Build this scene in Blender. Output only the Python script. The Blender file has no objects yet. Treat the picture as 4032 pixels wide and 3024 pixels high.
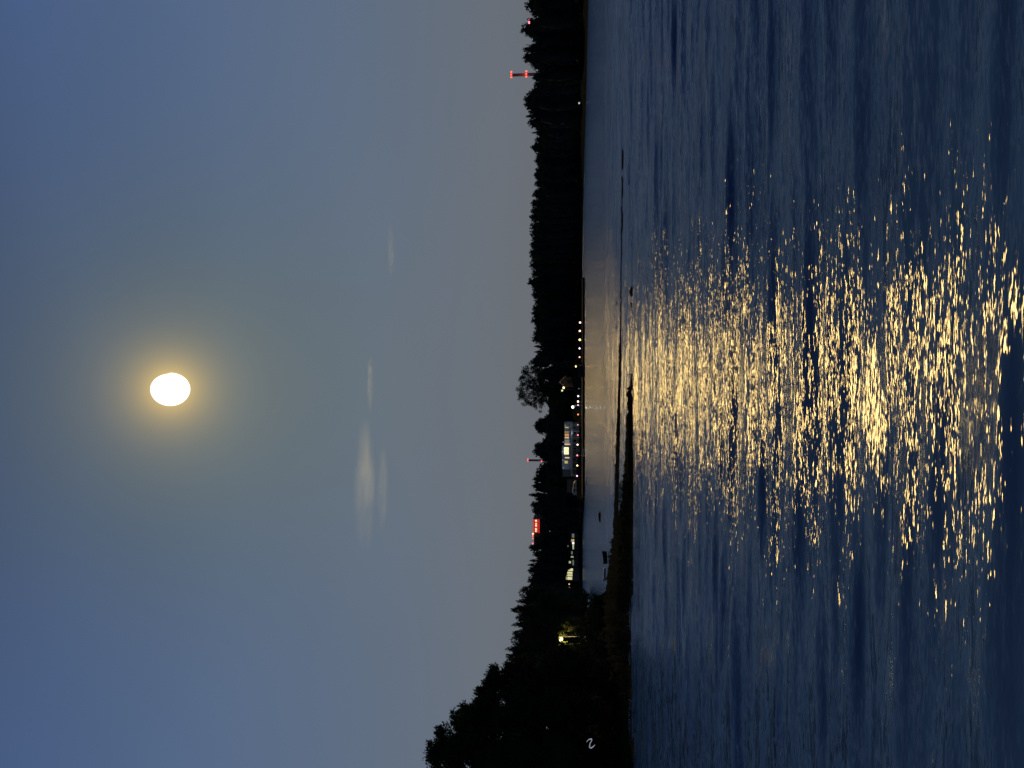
import bpy, math, random
import numpy as np
from mathutils import Vector, Matrix

# ------------------------------------------------------------------ camera
S = bpy.context.scene
COL = S.collection
R = math.radians
F = 3000.0                        # focal length in photograph pixels
HOR = 2278.0                      # photograph column of the horizon (the photo lies on its side)
H = 2.4                           # eye height above the lake
PITCH = math.atan((HOR - 2016) / F)
CP, SP = math.cos(PITCH), math.sin(PITCH)
cam_d = bpy.data.cameras.new("camera")
cam = bpy.data.objects.new("camera", cam_d); COL.objects.link(cam)
cam_d.sensor_fit = 'HORIZONTAL'; cam_d.sensor_width = 36.0; cam_d.lens = 36.0 * F / 4032
cam_d.clip_start = 0.1; cam_d.clip_end = 60000
cam.matrix_world = Matrix(((0, 1, 0, 0), (SP, 0, -CP, 0), (-CP, 0, -SP, H), (0, 0, 0, 1)))
S.camera = cam
S.render.resolution_x, S.render.resolution_y = 1024, 768

def P(x, y, D):
    """the world point at forward distance D that lies in the direction of photo pixel (x, y)"""
    a = (x - 2016) / F; b = (1512 - y) / F
    t = D / (CP + SP * a)
    return Vector((b * t, D, H + (SP - CP * a) * t))

def G(x, y, z=0.0):
    """where that direction meets the level z"""
    a = (x - 2016) / F; b = (1512 - y) / F
    t = (z - H) / (SP - CP * a)
    return Vector((b * t, (CP + SP * a) * t, z))

def XA(y, D):                     # sideways position of photo row y at distance D (near the horizon)
    return P(HOR, y, D).x
def ZA(x, D):                     # height of photo column x at distance D
    return P(x, 1512, D).z

# ------------------------------------------------------------------ world (moonlit dusk sky)
MOON = (P(671, 1532, 1000) - Vector((0, 0, H))).normalized()
MEL = math.asin(MOON.z); MAZ = math.atan2(MOON.x, MOON.y)
w = bpy.data.worlds.new("World"); S.world = w; w.use_nodes = True
nt = w.node_tree; nt.nodes.clear()
def N(tree, typ, **kw):
    n = tree.nodes.new(typ)
    for k, v in kw.items():
        if k == 'inp':
            for kk, vv in v.items(): n.inputs[kk].default_value = vv
        else: setattr(n, k, v)
    return n
def M(tree, op, a, b=None, c=None, clamp=False):
    n = tree.nodes.new('ShaderNodeMath'); n.operation = op; n.use_clamp = clamp
    for i, v in enumerate((a, b, c)):
        if v is None: continue
        if isinstance(v, (int, float)): n.inputs[i].default_value = v
        else: tree.links.new(v, n.inputs[i])
    return n.outputs[0]
def VM(tree, op, a, b=None, s=None):
    n = tree.nodes.new('ShaderNodeVectorMath'); n.operation = op
    for i, v in enumerate((a, b)):
        if v is None: continue
        if isinstance(v, tuple): n.inputs[i].default_value = v
        else: tree.links.new(v, n.inputs[i])
    if s is not None:
        if isinstance(s, (int, float)): n.inputs['Scale'].default_value = s
        else: tree.links.new(s, n.inputs['Scale'])
    return n.outputs['Value'] if op == 'DOT_PRODUCT' else n.outputs[0]
tc = N(nt, 'ShaderNodeTexCoord')
dirv = VM(nt, 'NORMALIZE', tc.outputs['Generated'])
sep = N(nt, 'ShaderNodeSeparateXYZ'); nt.links.new(dirv, sep.inputs[0])
ramp = N(nt, 'ShaderNodeValToRGB'); cr = ramp.color_ramp
stops = [(0.0, (.130, .138, .158)), (.10, (.127, .149, .182)), (.26, (.107, .149, .222)),
         (.42, (.084, .134, .244)), (.56, (.061, .107, .230)), (.75, (.028, .052, .135)), (1.0, (.012, .024, .066))]
cr.elements[0].position = 0; cr.elements[0].color = (*stops[0][1], 1)
cr.elements[1].position = 1; cr.elements[1].color = (*stops[-1][1], 1)
for p_, c_ in stops[1:-1]:
    e = cr.elements.new(p_); e.color = (*c_, 1)
nt.links.new(M(nt, 'MAXIMUM', sep.outputs['Z'], 0.0), ramp.inputs['Fac'])
base = ramp.outputs['Color']
# the side of the sky turned away from the moon is much darker
back = N(nt, 'ShaderNodeMapRange', interpolation_type='SMOOTHSTEP', inp={'From Min': -.25, 'From Max': .55, 'To Min': .22, 'To Max': 1.0})
nt.links.new(sep.outputs['Y'], back.inputs['Value'])
base = VM(nt, 'SCALE', base, s=back.outputs[0])
th = M(nt, 'ARCCOSINE', M(nt, 'MINIMUM', VM(nt, 'DOT_PRODUCT', dirv, tuple(MOON)), .999999))
thd = M(nt, 'MULTIPLY', th, 180 / math.pi)
wide = M(nt, 'EXPONENT', M(nt, 'MULTIPLY', M(nt, 'POWER', M(nt, 'DIVIDE', thd, 15.0), 2.0), -1.0))
wv = N(nt, 'ShaderNodeCombineXYZ')
for i, k in enumerate((-.04, -.08, -.42)):
    nt.links.new(M(nt, 'MULTIPLY_ADD', wide, k, 1.0), wv.inputs[i])
base = VM(nt, 'MULTIPLY', base, wv.outputs[0])
g1 = M(nt, 'EXPONENT', M(nt, 'MULTIPLY', M(nt, 'SUBTRACT', thd, 1.3), -1 / 1.05))
g2 = M(nt, 'EXPONENT', M(nt, 'MULTIPLY', M(nt, 'SUBTRACT', thd, 1.3), -1 / 2.5))
gv = VM(nt, 'ADD', VM(nt, 'SCALE', (.30, .17, .0), s=g1), VM(nt, 'SCALE', (.158, .114, .036), s=g2))
for n_ in nt.nodes:
    pass
base = VM(nt, 'ADD', base, gv)
# a faint, slow unevenness of thin high haze
nz = N(nt, 'ShaderNodeTexNoise', inp={'Scale': 2.2, 'Detail': 3.0})
nt.links.new(VM(nt, 'MULTIPLY', dirv, (1.0, 1.0, 3.0)), nz.inputs['Vector'])
base = VM(nt, 'SCALE', base, s=M(nt, 'MULTIPLY_ADD', M(nt, 'SUBTRACT', nz.outputs[0], .5), .12, 1.0))
bg = N(nt, 'ShaderNodeBackground'); bg.inputs['Strength'].default_value = 1.0
nt.links.new(base, bg.inputs['Color'])
sky = N(nt, 'ShaderNodeTexSky', sky_type='NISHITA', sun_disc=False, sun_elevation=MEL, sun_rotation=MAZ, dust_density=3.0)
bg2 = N(nt, 'ShaderNodeBackground'); bg2.inputs['Strength'].default_value = 0.0007
nt.links.new(sky.outputs[0], bg2.inputs['Color'])
add = N(nt, 'ShaderNodeAddShader'); nt.links.new(bg.outputs[0], add.inputs[0]); nt.links.new(bg2.outputs[0], add.inputs[1])
wo = N(nt, 'ShaderNodeOutputWorld'); nt.links.new(add.outputs[0], wo.inputs[0])

# ------------------------------------------------------------------ moonlight
sun_d = bpy.data.lights.new("moonlight", 'SUN'); sun = bpy.data.objects.new("moonlight", sun_d); COL.objects.link(sun)
sun_d.energy = 2.4; sun_d.angle = R(2.6); sun_d.color = (1.0, .60, .165)
sun.rotation_euler = (-MOON).to_track_quat('-Z', 'Y').to_euler()

S.view_settings.view_transform = 'Standard'; S.view_settings.look = 'None'
S.view_settings.exposure = 0.0; S.view_settings.gamma = 1.0
S.render.engine = 'CYCLES'
S.cycles.sample_clamp_direct = 3.0; S.cycles.sample_clamp_indirect = 2.0

rng = np.random.default_rng(11); random.seed(11)

# ------------------------------------------------------------------ helpers
def tag(o, label=None, cat=None, group=None, kind=None):
    if label: o['label'] = label
    if cat: o['category'] = cat
    if group: o['group'] = group
    if kind: o['kind'] = kind
    return o
def root(name, loc, label, cat, group=None, rotz=0.0):
    o = bpy.data.objects.new(name, None); COL.objects.link(o); o.location = loc; o.rotation_euler.z = rotz
    o.empty_display_size = .5
    return tag(o, label, cat, group)
def link(name, me, parent=None, loc=(0, 0, 0)):
    o = bpy.data.objects.new(name, me); COL.objects.link(o); o.location = loc
    if parent is not None: o.parent = parent
    return o
def mesh(name, V, Fs, mat, smooth=False):
    me = bpy.data.meshes.new(name)
    V = np.asarray(V, dtype=np.float32)
    if isinstance(Fs, np.ndarray):
        n, k = Fs.shape
        me.vertices.add(len(V)); me.vertices.foreach_set('co', V.ravel())
        me.loops.add(n * k); me.loops.foreach_set('vertex_index', Fs.astype(np.int32).ravel())
        me.polygons.add(n); me.polygons.foreach_set('loop_start', np.arange(0, n * k, k, dtype=np.int32))
        me.polygons.foreach_set('loop_total', np.full(n, k, dtype=np.int32))
        me.update(calc_edges=True); me.validate()
    else:
        me.from_pydata(V.tolist(), [], Fs); me.update()
    if smooth: me.polygons.foreach_set('use_smooth', [True] * len(me.polygons))
    me.materials.append(mat)
    return me
class B:
    """collects boxes, tubes, lathes, balls into one mesh"""
    def __init__(s): s.v = []; s.f = []
    def add(s, V, Fc):
        n = len(s.v); s.v += [tuple(p) for p in V]; s.f += [tuple(i + n for i in q) for q in Fc]; return s
    def box(s, x0, x1, y0, y1, z0, z1):
        return s.add([(x0, y0, z0), (x1, y0, z0), (x1, y1, z0), (x0, y1, z0), (x0, y0, z1), (x1, y0, z1), (x1, y1, z1), (x0, y1, z1)],
                     [(0, 3, 2, 1), (4, 5, 6, 7), (0, 1, 5, 4), (1, 2, 6, 5), (2, 3, 7, 6), (3, 0, 4, 7)])
    def tube(s, a, b, r0, r1=None, n=8):
        a = Vector(a); b = Vector(b); r1 = r0 if r1 is None else r1
        d = (b - a).normalized(); u = d.orthogonal().normalized(); v_ = d.cross(u)
        V = []
        for p, r in ((a, r0), (b, r1)):
            for i in range(n):
                t = 2 * math.pi * i / n; V.append(p + (u * math.cos(t) + v_ * math.sin(t)) * r)
        Fc = [(i, (i + 1) % n, n + (i + 1) % n, n + i) for i in range(n)] + [tuple(range(n - 1, -1, -1)), tuple(range(n, 2 * n))]
        return s.add(V, Fc)
    def path(s, pts, rs, n=6):
        for i in range(len(pts) - 1): s.tube(pts[i], pts[i + 1], rs[i], rs[i + 1], n)
        return s
    def lathe(s, c, prof, n=16):
        c = Vector(c); V = []; Fc = []
        for r, z in prof:
            for i in range(n):
                t = 2 * math.pi * i / n; V.append(c + Vector((r * math.cos(t), r * math.sin(t), z)))
        for j in range(len(prof) - 1):
            for i in range(n): Fc.append((j * n + i, j * n + (i + 1) % n, (j + 1) * n + (i + 1) % n, (j + 1) * n + i))
        Fc += [tuple(range(n - 1, -1, -1)), tuple(range((len(prof) - 1) * n, len(prof) * n))]
        return s.add(V, Fc)
    def ball(s, c, r, n=12, sq=(1, 1, 1)):
        m = n // 2
        prof = [(max(.02, math.sin(math.pi * j / m)), -math.cos(math.pi * j / m)) for j in range(m + 1)]
        c = Vector(c); V = []; Fc = []
        for pr, z in prof:
            for i in range(n):
                t = 2 * math.pi * i / n
                V.append(c + Vector((pr * math.cos(t) * r * sq[0], pr * math.sin(t) * r * sq[1], z * r * sq[2])))
        for j in range(m):
            for i in range(n): Fc.append((j * n + i, j * n + (i + 1) % n, (j + 1) * n + (i + 1) % n, (j + 1) * n + i))
        Fc += [tuple(range(n - 1, -1, -1)), tuple(range(m * n, (m + 1) * n))]
        return s.add(V, Fc)
    def me(s, name, mat, smooth=False): return mesh(name, s.v, s.f, mat, smooth)
    def build(s, name, mat, parent=None, loc=(0, 0, 0), smooth=False):
        return link(name, s.me(name, mat, smooth), parent, loc)

# ------------------------------------------------------------------ materials
def mat(name, col, rough=.8, var=.25, scale=3.0, bump=0.0, metal=0.0, col2=None, spec=.3):
    m = bpy.data.materials.new(name); m.use_nodes = True; t = m.node_tree
    b = t.nodes['Principled BSDF']; b.inputs['Roughness'].default_value = rough; b.inputs['Metallic'].default_value = metal
    b.inputs['Specular IOR Level'].default_value = spec
    tc = N(t, 'ShaderNodeTexCoord'); nz = N(t, 'ShaderNodeTexNoise', inp={'Scale': scale, 'Detail': 5.0})
    t.links.new(tc.outputs['Object'], nz.inputs['Vector'])
    r_ = N(t, 'ShaderNodeValToRGB')
    c2 = col2 or tuple(min(1, c * (1 + var)) for c in col)
    c1 = tuple(c * (1 - var) for c in col)
    r_.color_ramp.elements[0].color = (*c1, 1); r_.color_ramp.elements[0].position = .3
    r_.color_ramp.elements[1].color = (*c2, 1); r_.color_ramp.elements[1].position = .7
    t.links.new(nz.outputs[0], r_.inputs[0]); t.links.new(r_.outputs[0], b.inputs['Base Color'])
    if spec <= .1:
        dd = N(t, 'ShaderNodeBsdfDiffuse'); t.links.new(r_.outputs[0], dd.inputs[0]); t.links.new(dd.outputs[0], t.nodes['Material Output'].inputs[0]); b = dd
    if bump:
        bp = N(t, 'ShaderNodeBump', inp={'Strength': .6, 'Distance': bump}); t.links.new(nz.outputs[0], bp.inputs['Height']); t.links.new(bp.outputs[0], b.inputs['Normal'])
    return m
def emis(name, col, st, noise=0.0, scale=1.0, body=(.3, .3, .3)):
    m = bpy.data.materials.new(name); m.use_nodes = True; t = m.node_tree
    b = t.nodes['Principled BSDF']; b.inputs['Base Color'].default_value = (*body, 1); b.inputs['Roughness'].default_value = .4
    b.inputs['Emission Color'].default_value = (*col, 1); b.inputs['Emission Strength'].default_value = st
    if noise:
        tc = N(t, 'ShaderNodeTexCoord'); nz = N(t, 'ShaderNodeTexNoise', inp={'Scale': scale, 'Detail': 2.0})
        t.links.new(tc.outputs['Object'], nz.inputs['Vector'])
        mr = N(t, 'ShaderNodeMapRange', inp={'From Min': .3, 'From Max': .7, 'To Min': st * (1 - noise), 'To Max': st})
        t.links.new(nz.outputs[0], mr.inputs['Value']); t.links.new(mr.outputs[0], b.inputs['Emission Strength'])
    return m
def leafmat(name, col, var=.5, scale=.6):
    m = bpy.data.materials.new(name); m.use_nodes = True; t = m.node_tree
    t.nodes.remove(t.nodes['Principled BSDF']); b = N(t, 'ShaderNodeBsdfDiffuse')
    gi = N(t, 'ShaderNodeNewGeometry'); mr = N(t, 'ShaderNodeMix', data_type='RGBA')
    mr.inputs[6].default_value = (*[c * (1 - var) for c in col], 1); mr.inputs[7].default_value = (*[c * (1 + var) for c in col], 1)
    t.links.new(gi.outputs['Random Per Island'], mr.inputs[0])
    t.links.new(mr.outputs[2], b.inputs[0])
    tr = N(t, 'ShaderNodeBsdfTranslucent'); t.links.new(mr.outputs[2], tr.inputs[0])
    mx = N(t, 'ShaderNodeMixShader'); mx.inputs[0].default_value = .06
    out = t.nodes['Material Output']
    t.links.new(b.outputs[0], mx.inputs[1]); t.links.new(tr.outputs[0], mx.inputs[2]); t.links.new(mx.outputs[0], out.inputs[0])
    return m

M_leaf = leafmat("far_leaves", (.028, .050, .050))
M_leafmid = leafmat("mid_leaves", (.026, .044, .034))
M_leafnear = leafmat("near_leaves", (.028, .056, .030), var=.8)
M_bark = mat("bark", (.05, .04, .032), scale=8)
M_ground = mat("shore_ground", (.009, .012, .013), scale=.3, col2=(.015, .019, .020), spec=0)
M_mud = mat("wet_mud", (.007, .010, .013), rough=.9, scale=2.5, bump=.03, col2=(.012, .016, .019), spec=.1)
M_rock = mat("dark_rock", (.06, .058, .055), scale=5, bump=.02)
M_conc = mat("concrete", (.72, .70, .69), scale=.1, var=.12)
M_quay = mat("quay_stone", (.07, .068, .065), scale=1.2, var=.3, bump=.02)
M_wood = mat("weathered_wood", (.09, .075, .06), scale=4)
M_metal = mat("grey_metal", (.18, .18, .19), rough=.5, metal=.4, var=.1)
M_lit_metal = mat("pale_metal", (.55, .53, .45), rough=.5, var=.08)  # pale copy of the metal; the pole's lamplight is put into its colour
M_blue = mat("blue_grey_siding", (.40, .47, .55), scale=.8, var=.08)
M_slate = mat("slate_siding", (.16, .19, .22), scale=.8, var=.15)
M_trim = mat("white_trim", (.8, .8, .8), scale=2, var=.05)
M_roof = mat("dark_roof", (.05, .05, .055), scale=1.5)
M_glass = mat("dark_glass", (.02, .025, .035), rough=.1, var=.2, spec=.6)
M_stucco = mat("pale_render", (.60, .62, .58), scale=.6, var=.08)
M_white = mat("white_hull", (.72, .75, .77), rough=.4, scale=1.0, var=.06)
M_dark = mat("dark_hull", (.03, .028, .028), rough=.5, scale=2)
M_grass = leafmat("marsh_grass", (.009, .017, .015))

# ------------------------------------------------------------------ water
SHY = [-900, 0, 400, 800, 1000, 1100, 1425, 1450, 1960, 2010, 2060, 2300, 2480, 2700, 3100, 3900]
SHD = [160, 185, 240, 379, 470, 514, 514, 296, 296, 380, 470, 480, 480, 470, 450, 420]
def build_water():
    rows = [1.2]
    while rows[-1] < 70: rows.append(rows[-1] * 1.0052)
    while rows[-1] < 22000: rows.append(rows[-1] * 1.02)
    rows = np.array(rows); nr = len(rows); nc = 430
    t = np.linspace(-1, 1, nc)
    Y = np.repeat(rows[:, None], nc, 1); X = t[None, :] * (rows[:, None] * .85 + 3.5)
    Z = np.zeros_like(X)
    step = np.gradient(rows)[:, None] * np.ones_like(X)
    wr = np.random.default_rng(5)
    lam = np.exp(np.linspace(math.log(.22), math.log(3.2), 46))
    for L in lam:
        ang = wr.normal(0, .10) + .04
        k = 2 * math.pi / L
        amp = .0030 * L * (1.1 if L < .42 else 3.6 if L < 1.5 else 1.8)
        ph = wr.uniform(0, 6.283)
        ex = np.clip((L / step - 3.0) / 3.0, 0, 1)
        # groups: each train swells and dies along its crest and in depth
        e1 = .5 + .5 * np.sin(X * .5 / L ** .5 * wr.uniform(.5, 1.1) + Y * wr.uniform(-.6, .6) + wr.uniform(0, 6.28))
        Z += amp * ex * e1 * np.sin(k * (X * math.sin(ang) + Y * math.cos(ang)) + ph)
    V = np.stack([X, Y, Z], -1).reshape(-1, 3)
    i = np.arange((nr - 1) * nc).reshape(nr - 1, nc)[:, :-1].ravel()
    Fc = np.stack([i, i + 1, i + nc + 1, i + nc], -1)
    m = bpy.data.materials.new("lake_water"); m.use_nodes = True; tr = m.node_tree
    tr.nodes.remove(tr.nodes['Principled BSDF'])
    gl = N(tr, 'ShaderNodeBsdfGlossy'); gl.inputs['Color'].default_value = (.56, .62, .74, 1); gl.inputs['Roughness'].default_value = .20; gl.distribution = 'BECKMANN'
    df = N(tr, 'ShaderNodeBsdfDiffuse'); df.inputs['Color'].default_value = (.022, .072, .28, 1)
    fr = N(tr, 'ShaderNodeFresnel', inp={'IOR': 1.33}); mx = N(tr, 'ShaderNodeMixShader')
    tr.links.new(fr.outputs[0], mx.inputs[0]); tr.links.new(df.outputs[0], mx.inputs[1]); tr.links.new(gl.outputs[0], mx.inputs[2])
    tr.links.new(mx.outputs[0], tr.nodes['Material Output'].inputs[0])
    tc = N(tr, 'ShaderNodeTexCoord'); geo = N(tr, 'ShaderNodeNewGeometry')
    tot = None
    # ripples of falling size, each a field of small tilts stretched along the crests
    for sx, sy, kx, ky, rot in ((.55, 3.2, .24, .50, .04), (3.0, 18.0, .60, .85, -.05), (10.0, 66.0, .74, 1.0, .06)):
        mp = N(tr, 'ShaderNodeMapping'); mp.inputs['Scale'].default_value = (sx, sy, 1); mp.inputs['Rotation'].default_value = (0, 0, rot)
        tr.links.new(tc.outputs['Object'], mp.inputs[0])
        nz = N(tr, 'ShaderNodeTexNoise', inp={'Scale': 1.0, 'Detail': 1.0}); tr.links.new(mp.outputs[0], nz.inputs['Vector'])
        v = VM(tr, 'MULTIPLY', VM(tr, 'SUBTRACT', nz.outputs['Color'], (.5, .5, .5)), (kx, ky, 0.0))
        tot = v if tot is None else VM(tr, 'ADD', tot, v)
    # wind patches: ripples are stronger in some places, slack in others
    mp = N(tr, 'ShaderNodeMapping'); mp.inputs['Scale'].default_value = (.22, 1.3, 1)
    tr.links.new(tc.outputs['Object'], mp.inputs[0])
    nz = N(tr, 'ShaderNodeTexNoise', inp={'Scale': 1.0, 'Detail': 3.0}); tr.links.new(mp.outputs[0], nz.inputs['Vector'])
    gate = N(tr, 'ShaderNodeMapRange', inp={'From Min': .36, 'From Max': .60, 'To Min': .68, 'To Max': 1.15})
    tr.links.new(nz.outputs[0], gate.inputs['Value'])
    tot = VM(tr, 'SCALE', tot, s=gate.outputs[0])
    an = N(tr, 'ShaderNodeAttribute', attribute_name='breeze')
    tot = VM(tr, 'SCALE', tot, s=M(tr, 'MULTIPLY_ADD', an.outputs['Fac'], 1.6, 1.0))
    nrm = VM(tr, 'NORMALIZE', VM(tr, 'ADD', geo.outputs['Normal'], tot))
    tr.links.new(nrm, gl.inputs['Normal']); tr.links.new(nrm, fr.inputs['Normal'])
    me = mesh("water", V, Fc, m, smooth=True)
    yy = 1512 - (X / Y * CP / 1.0) * F; sd = np.interp(yy, SHY, SHD)
    f = np.clip((Y - sd * .80) / (sd * .12), 0, 1) * np.clip((1250 - yy) / 200, 0, 1)
    f = f + .38 * np.clip((Y - 44) / 14, 0, 1) * np.clip((1980 - yy) / 150, 0, 1)
    at = me.attributes.new("breeze", 'FLOAT', 'POINT'); at.data.foreach_set('value', f.astype(np.float32).ravel())
    return tag(link("water", me), kind='structure')
build_water()

# ------------------------------------------------------------------ far shore terrain
def shoreD(y): return float(np.interp(y, SHY, SHD))
def terr(y, off):                 # height of the ground 'off' metres behind the waterline
    D = shoreD(y) + off
    sc = min(1.0, max(.45, D / 480))
    n = .5 * math.sin(y * .02 + off * .07) + .4 * math.sin(y * .047 - off * .11)
    base = np.interp(off, [-4, 0, 1.5, 4, 30, 60, 130, 300, 900, 14000], [-1.2, -.05, .7, 1.1, 3.6, 9.0, 20, 23, 27, 32])
    return float(base * sc + (n * min(1, max(0, off) / 30)))
def build_far():
    ys = np.concatenate([np.arange(-900, 3901, 12)]); offs = [-4, 0, 1.5, 4, 10, 18, 30, 45, 60, 80, 100, 130, 200, 300, 600, 1500, 5000, 14000]
    V = []; 
    for y in ys:
        for o_ in offs:
            D = shoreD(y) + o_; V.append((XA(y, D), D, terr(y, o_)))
    nr = len(ys); nc = len(offs)
    i = np.arange((nr - 1) * nc).reshape(nr - 1, nc)[:, :-1].ravel()
    Fc = np.stack([i, i + 1, i + nc + 1, i + nc], -1)[:, ::-1]
    tag(link("far_shore_ground", mesh("far_shore_ground", V, Fc.copy(), M_ground, True)), kind='structure')
build_far()
def ground_at(y, D): return terr(y, D - shoreD(y))

# ------------------------------------------------------------------ near spits and the wooded point
def ribbon(name, ys, near, far, hgt, label_mat, nk=14, seed=1, edge=.12):
    r = np.random.default_rng(seed); yy = np.arange(ys[0], ys[-1] + 1, 9.0)
    V = []
    for y in yy:
        j = .6 * math.sin(y * .05 + seed) + .4 * math.sin(y * .13 + 2 * seed)
        a = G(np.interp(y, ys, near) + j, y); b_ = G(np.interp(y, ys, far) + j * .6, y); h = np.interp(y, ys, hgt)
        for k in range(nk + 1):
            f = k / nk; p = a.lerp(b_, f)
            prof = math.sin(math.pi * f) ** .45 if 0 < f < 1 else 0
            z = -edge + (edge + h) * prof * (1 + .3 * r.standard_normal() * (0 < k < nk))
            V.append((p.x, p.y, z))
    nr = len(yy); nc = nk + 1
    i = np.arange((nr - 1) * nc).reshape(nr - 1, nc)[:, :-1].ravel()
    Fc = np.stack([i, i + 1, i + nc + 1, i + nc], -1)[:, ::-1].copy()
    return tag(link(name, mesh(name, V, Fc, label_mat, True)), kind='structure')
ribbon("sandbar", [590, 1000, 1300, 1450, 1700, 1950, 2100, 2200], [2451, 2449.5, 2448, 2445, 2441, 2437, 2436, 2436],
       [2449, 2446, 2444, 2441, 2434, 2426, 2420, 2418], [.015, .035, .05, .08, .12, .14, .16, .16], M_mud, 10, 2, .02)
ribbon("mud_spit", [1478, 1500, 1530, 1545, 1600, 1700, 1850, 1950, 2100], [2490, 2490, 2490, 2490, 2491, 2491, 2491, 2491, 2491],
       [2488, 2486, 2486, 2480, 2480, 2477, 2470, 2462, 2450], [.03, .05, .07, .13, .13, .16, .19, .22, .25], M_mud, 12, 3, .03)
ribbon("wooded_point", [1930, 2000, 2100, 2170, 2250, 2330, 2360, 2420, 2600, 3024, 3400], [2489, 2490, 2491, 2492, 2492, 2492, 2492, 2492, 2494, 2505, 2518],
       [2484, 2450, 2425, 2412, 2404, 2396, 2330, 2312, 2305, 2300, 2300], [.1, .2, .26, .32, .36, .4, .45, .5, .8, 1.0, 1.0], M_mud, 26, 5, .05)

# ------------------------------------------------------------------ foliage
def leaves(centres, n_per, spread, size, r, asp=.55, up=0.0):
    """small leaf-shaped quads scattered around clump centres"""
    C = np.repeat(centres, n_per, 0); n = len(C)
    d = r.normal(size=(n, 3)); d /= np.linalg.norm(d, axis=1)[:, None]
    p = C + d * (r.random(n) ** .45)[:, None] * spread
    a = r.normal(size=(n, 3)) + d * .9 + np.array([0, 0, up]); a /= np.linalg.norm(a, axis=1)[:, None]
    b_ = np.cross(a, r.normal(size=(n, 3))); b_ /= np.linalg.norm(b_, axis=1)[:, None]
    s = size * r.uniform(.6, 1.35, n)[:, None]
    V = np.stack([p - a * s, p + b_ * s * asp, p + a * s, p - b_ * s * asp], 1).reshape(-1, 3)
    Fc = np.arange(n * 4).reshape(n, 4)
    return V, Fc
def crown_mesh(name, kind, r, nclump, nleaf, size, m_, core=True):
    """a crown one unit tall (z 0..1), about one unit wide"""
    cs = []
    for _ in range(nclump):
        if kind == 'conifer':
            z = r.random() ** 1.25; rad = (1 - z) * .46 + .02; rad *= .75 + .5 * r.random()
            t = r.uniform(0, 6.283); cs.append((rad * math.cos(t), rad * math.sin(t), z * .96))
        elif kind == 'oval':
            z = r.random(); rad = math.sin(math.pi * min(.97, .06 + z * .94)) ** .7 * .42 * r.uniform(.5, 1.0); t = r.uniform(0, 6.283)
            cs.append((rad * math.cos(t), rad * math.sin(t), z))
        elif kind == 'wide':
            z = r.random() ** .8; rad = (1 - z ** 3) ** .5 * .5 * r.uniform(.3, 1.05); t = r.uniform(0, 6.283)
            cs.append((rad * math.cos(t), rad * math.sin(t), z * r.uniform(.86, 1.0)))
        else:
            z = r.random() ** .85; rad = (1 - (2 * z - .75) ** 2 / 1.6) ** .5 if abs(2 * z - .75) < 1.26 else .1
            rad *= .46 * r.uniform(.4, 1.05); t = r.uniform(0, 6.283); cs.append((rad * math.cos(t), rad * math.sin(t), z * .97))
    cs = np.array(cs)
    V, Fc = leaves(cs, nleaf, .085 if kind != 'conifer' else .055, size, r, up=.4)
    if core:
        b_ = B()
        prof = {'conifer': [(.22, .02), (.2, .2), (.13, .5), (.06, .78), (.01, .93)],
                'oval': [(.12, .02), (.26, .2), (.30, .5), (.22, .75), (.04, .9)],
                'wide': [(.24, .02), (.36, .25), (.36, .55), (.24, .78), (.04, .88)],
                'round': [(.14, .02), (.32, .2), (.34, .5), (.24, .74), (.04, .88)]}[kind]
        b_.lathe((0, 0, 0), prof, 9)
        v2 = np.array(b_.v); v2[:, :2] *= r.uniform(.75, 1.15, (len(v2), 1)); 
        quads = [f for f in b_.f if len(f) == 4]
        Fc = np.vstack([Fc, np.array(quads) + len(V)]); V = np.vstack([V, v2])
    return mesh(name, V, Fc, m_)
def trunk_mesh(name, r, m_=None):
    b_ = B(); pts = [(0, 0, -.15)]; 
    for k in range(1, 6): pts.append((r.normal() * .012 * k, r.normal() * .012 * k, k * .17))
    b_.path(pts, [.03, .027, .023, .018, .012, .005], 7)
    for k in range(5):
        t = k * 1.3 + r.random(); z = .3 + .1 * k; L = .22 - .02 * k
        b_.path([(0, 0, z), (L * .5 * math.cos(t), L * .5 * math.sin(t), z + .09), (L * math.cos(t), L * math.sin(t), z + .2)], [.012, .008, .003], 5)
    return b_.me(name, m_ or M_bark)
KIND = {'r': 'round', 'c': 'conifer', 'o': 'oval', 'w': 'wide'}
VAR = {}
for kk, kn in KIND.items():
    VAR[kk] = [crown_mesh("crown_" + kn, kn, np.random.default_rng(100 + i * 7 + ord(kk)), 60, 14, .042 if kk != 'c' else .035, M_leaf) for i in range(3)]
TRUNKS = [trunk_mesh("trunk", np.random.default_rng(50 + i)) for i in range(3)]
def tree(y, xtop, wpx, kk, label, group, D, names=None, crown=None, rot=None, base=None, zg=None):
    zg = ground_at(y, D) - .2 if zg is None else zg
    top = ZA(xtop, D); hgt = max(2.0, top - zg); wid = wpx / F * D
    base = max(.05, 1 - {'c': 2.1, 'o': 2.4, 'r': 1.35, 'w': 1.15}[kk] * wid / hgt) if base is None else base
    nm = names or {'c': 'conifer_tree', 'o': 'broadleaf_tree', 'r': 'broadleaf_tree', 'w': 'broadleaf_tree'}[kk]
    rt = root(nm, (XA(y, D), D, zg), label, 'tree', group, rotz=random.uniform(0, 6.28) if rot is None else rot)
    tr = link("trunk", random.choice(TRUNKS), rt); tr.scale = (hgt * .9, hgt * .9, hgt)
    cr_ = link("crown", crown or random.choice(VAR[kk]), rt, (0, 0, hgt * base)); cr_.scale = (wid * 1.05, wid * 1.05, hgt * (1 - base))
    return rt
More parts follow.
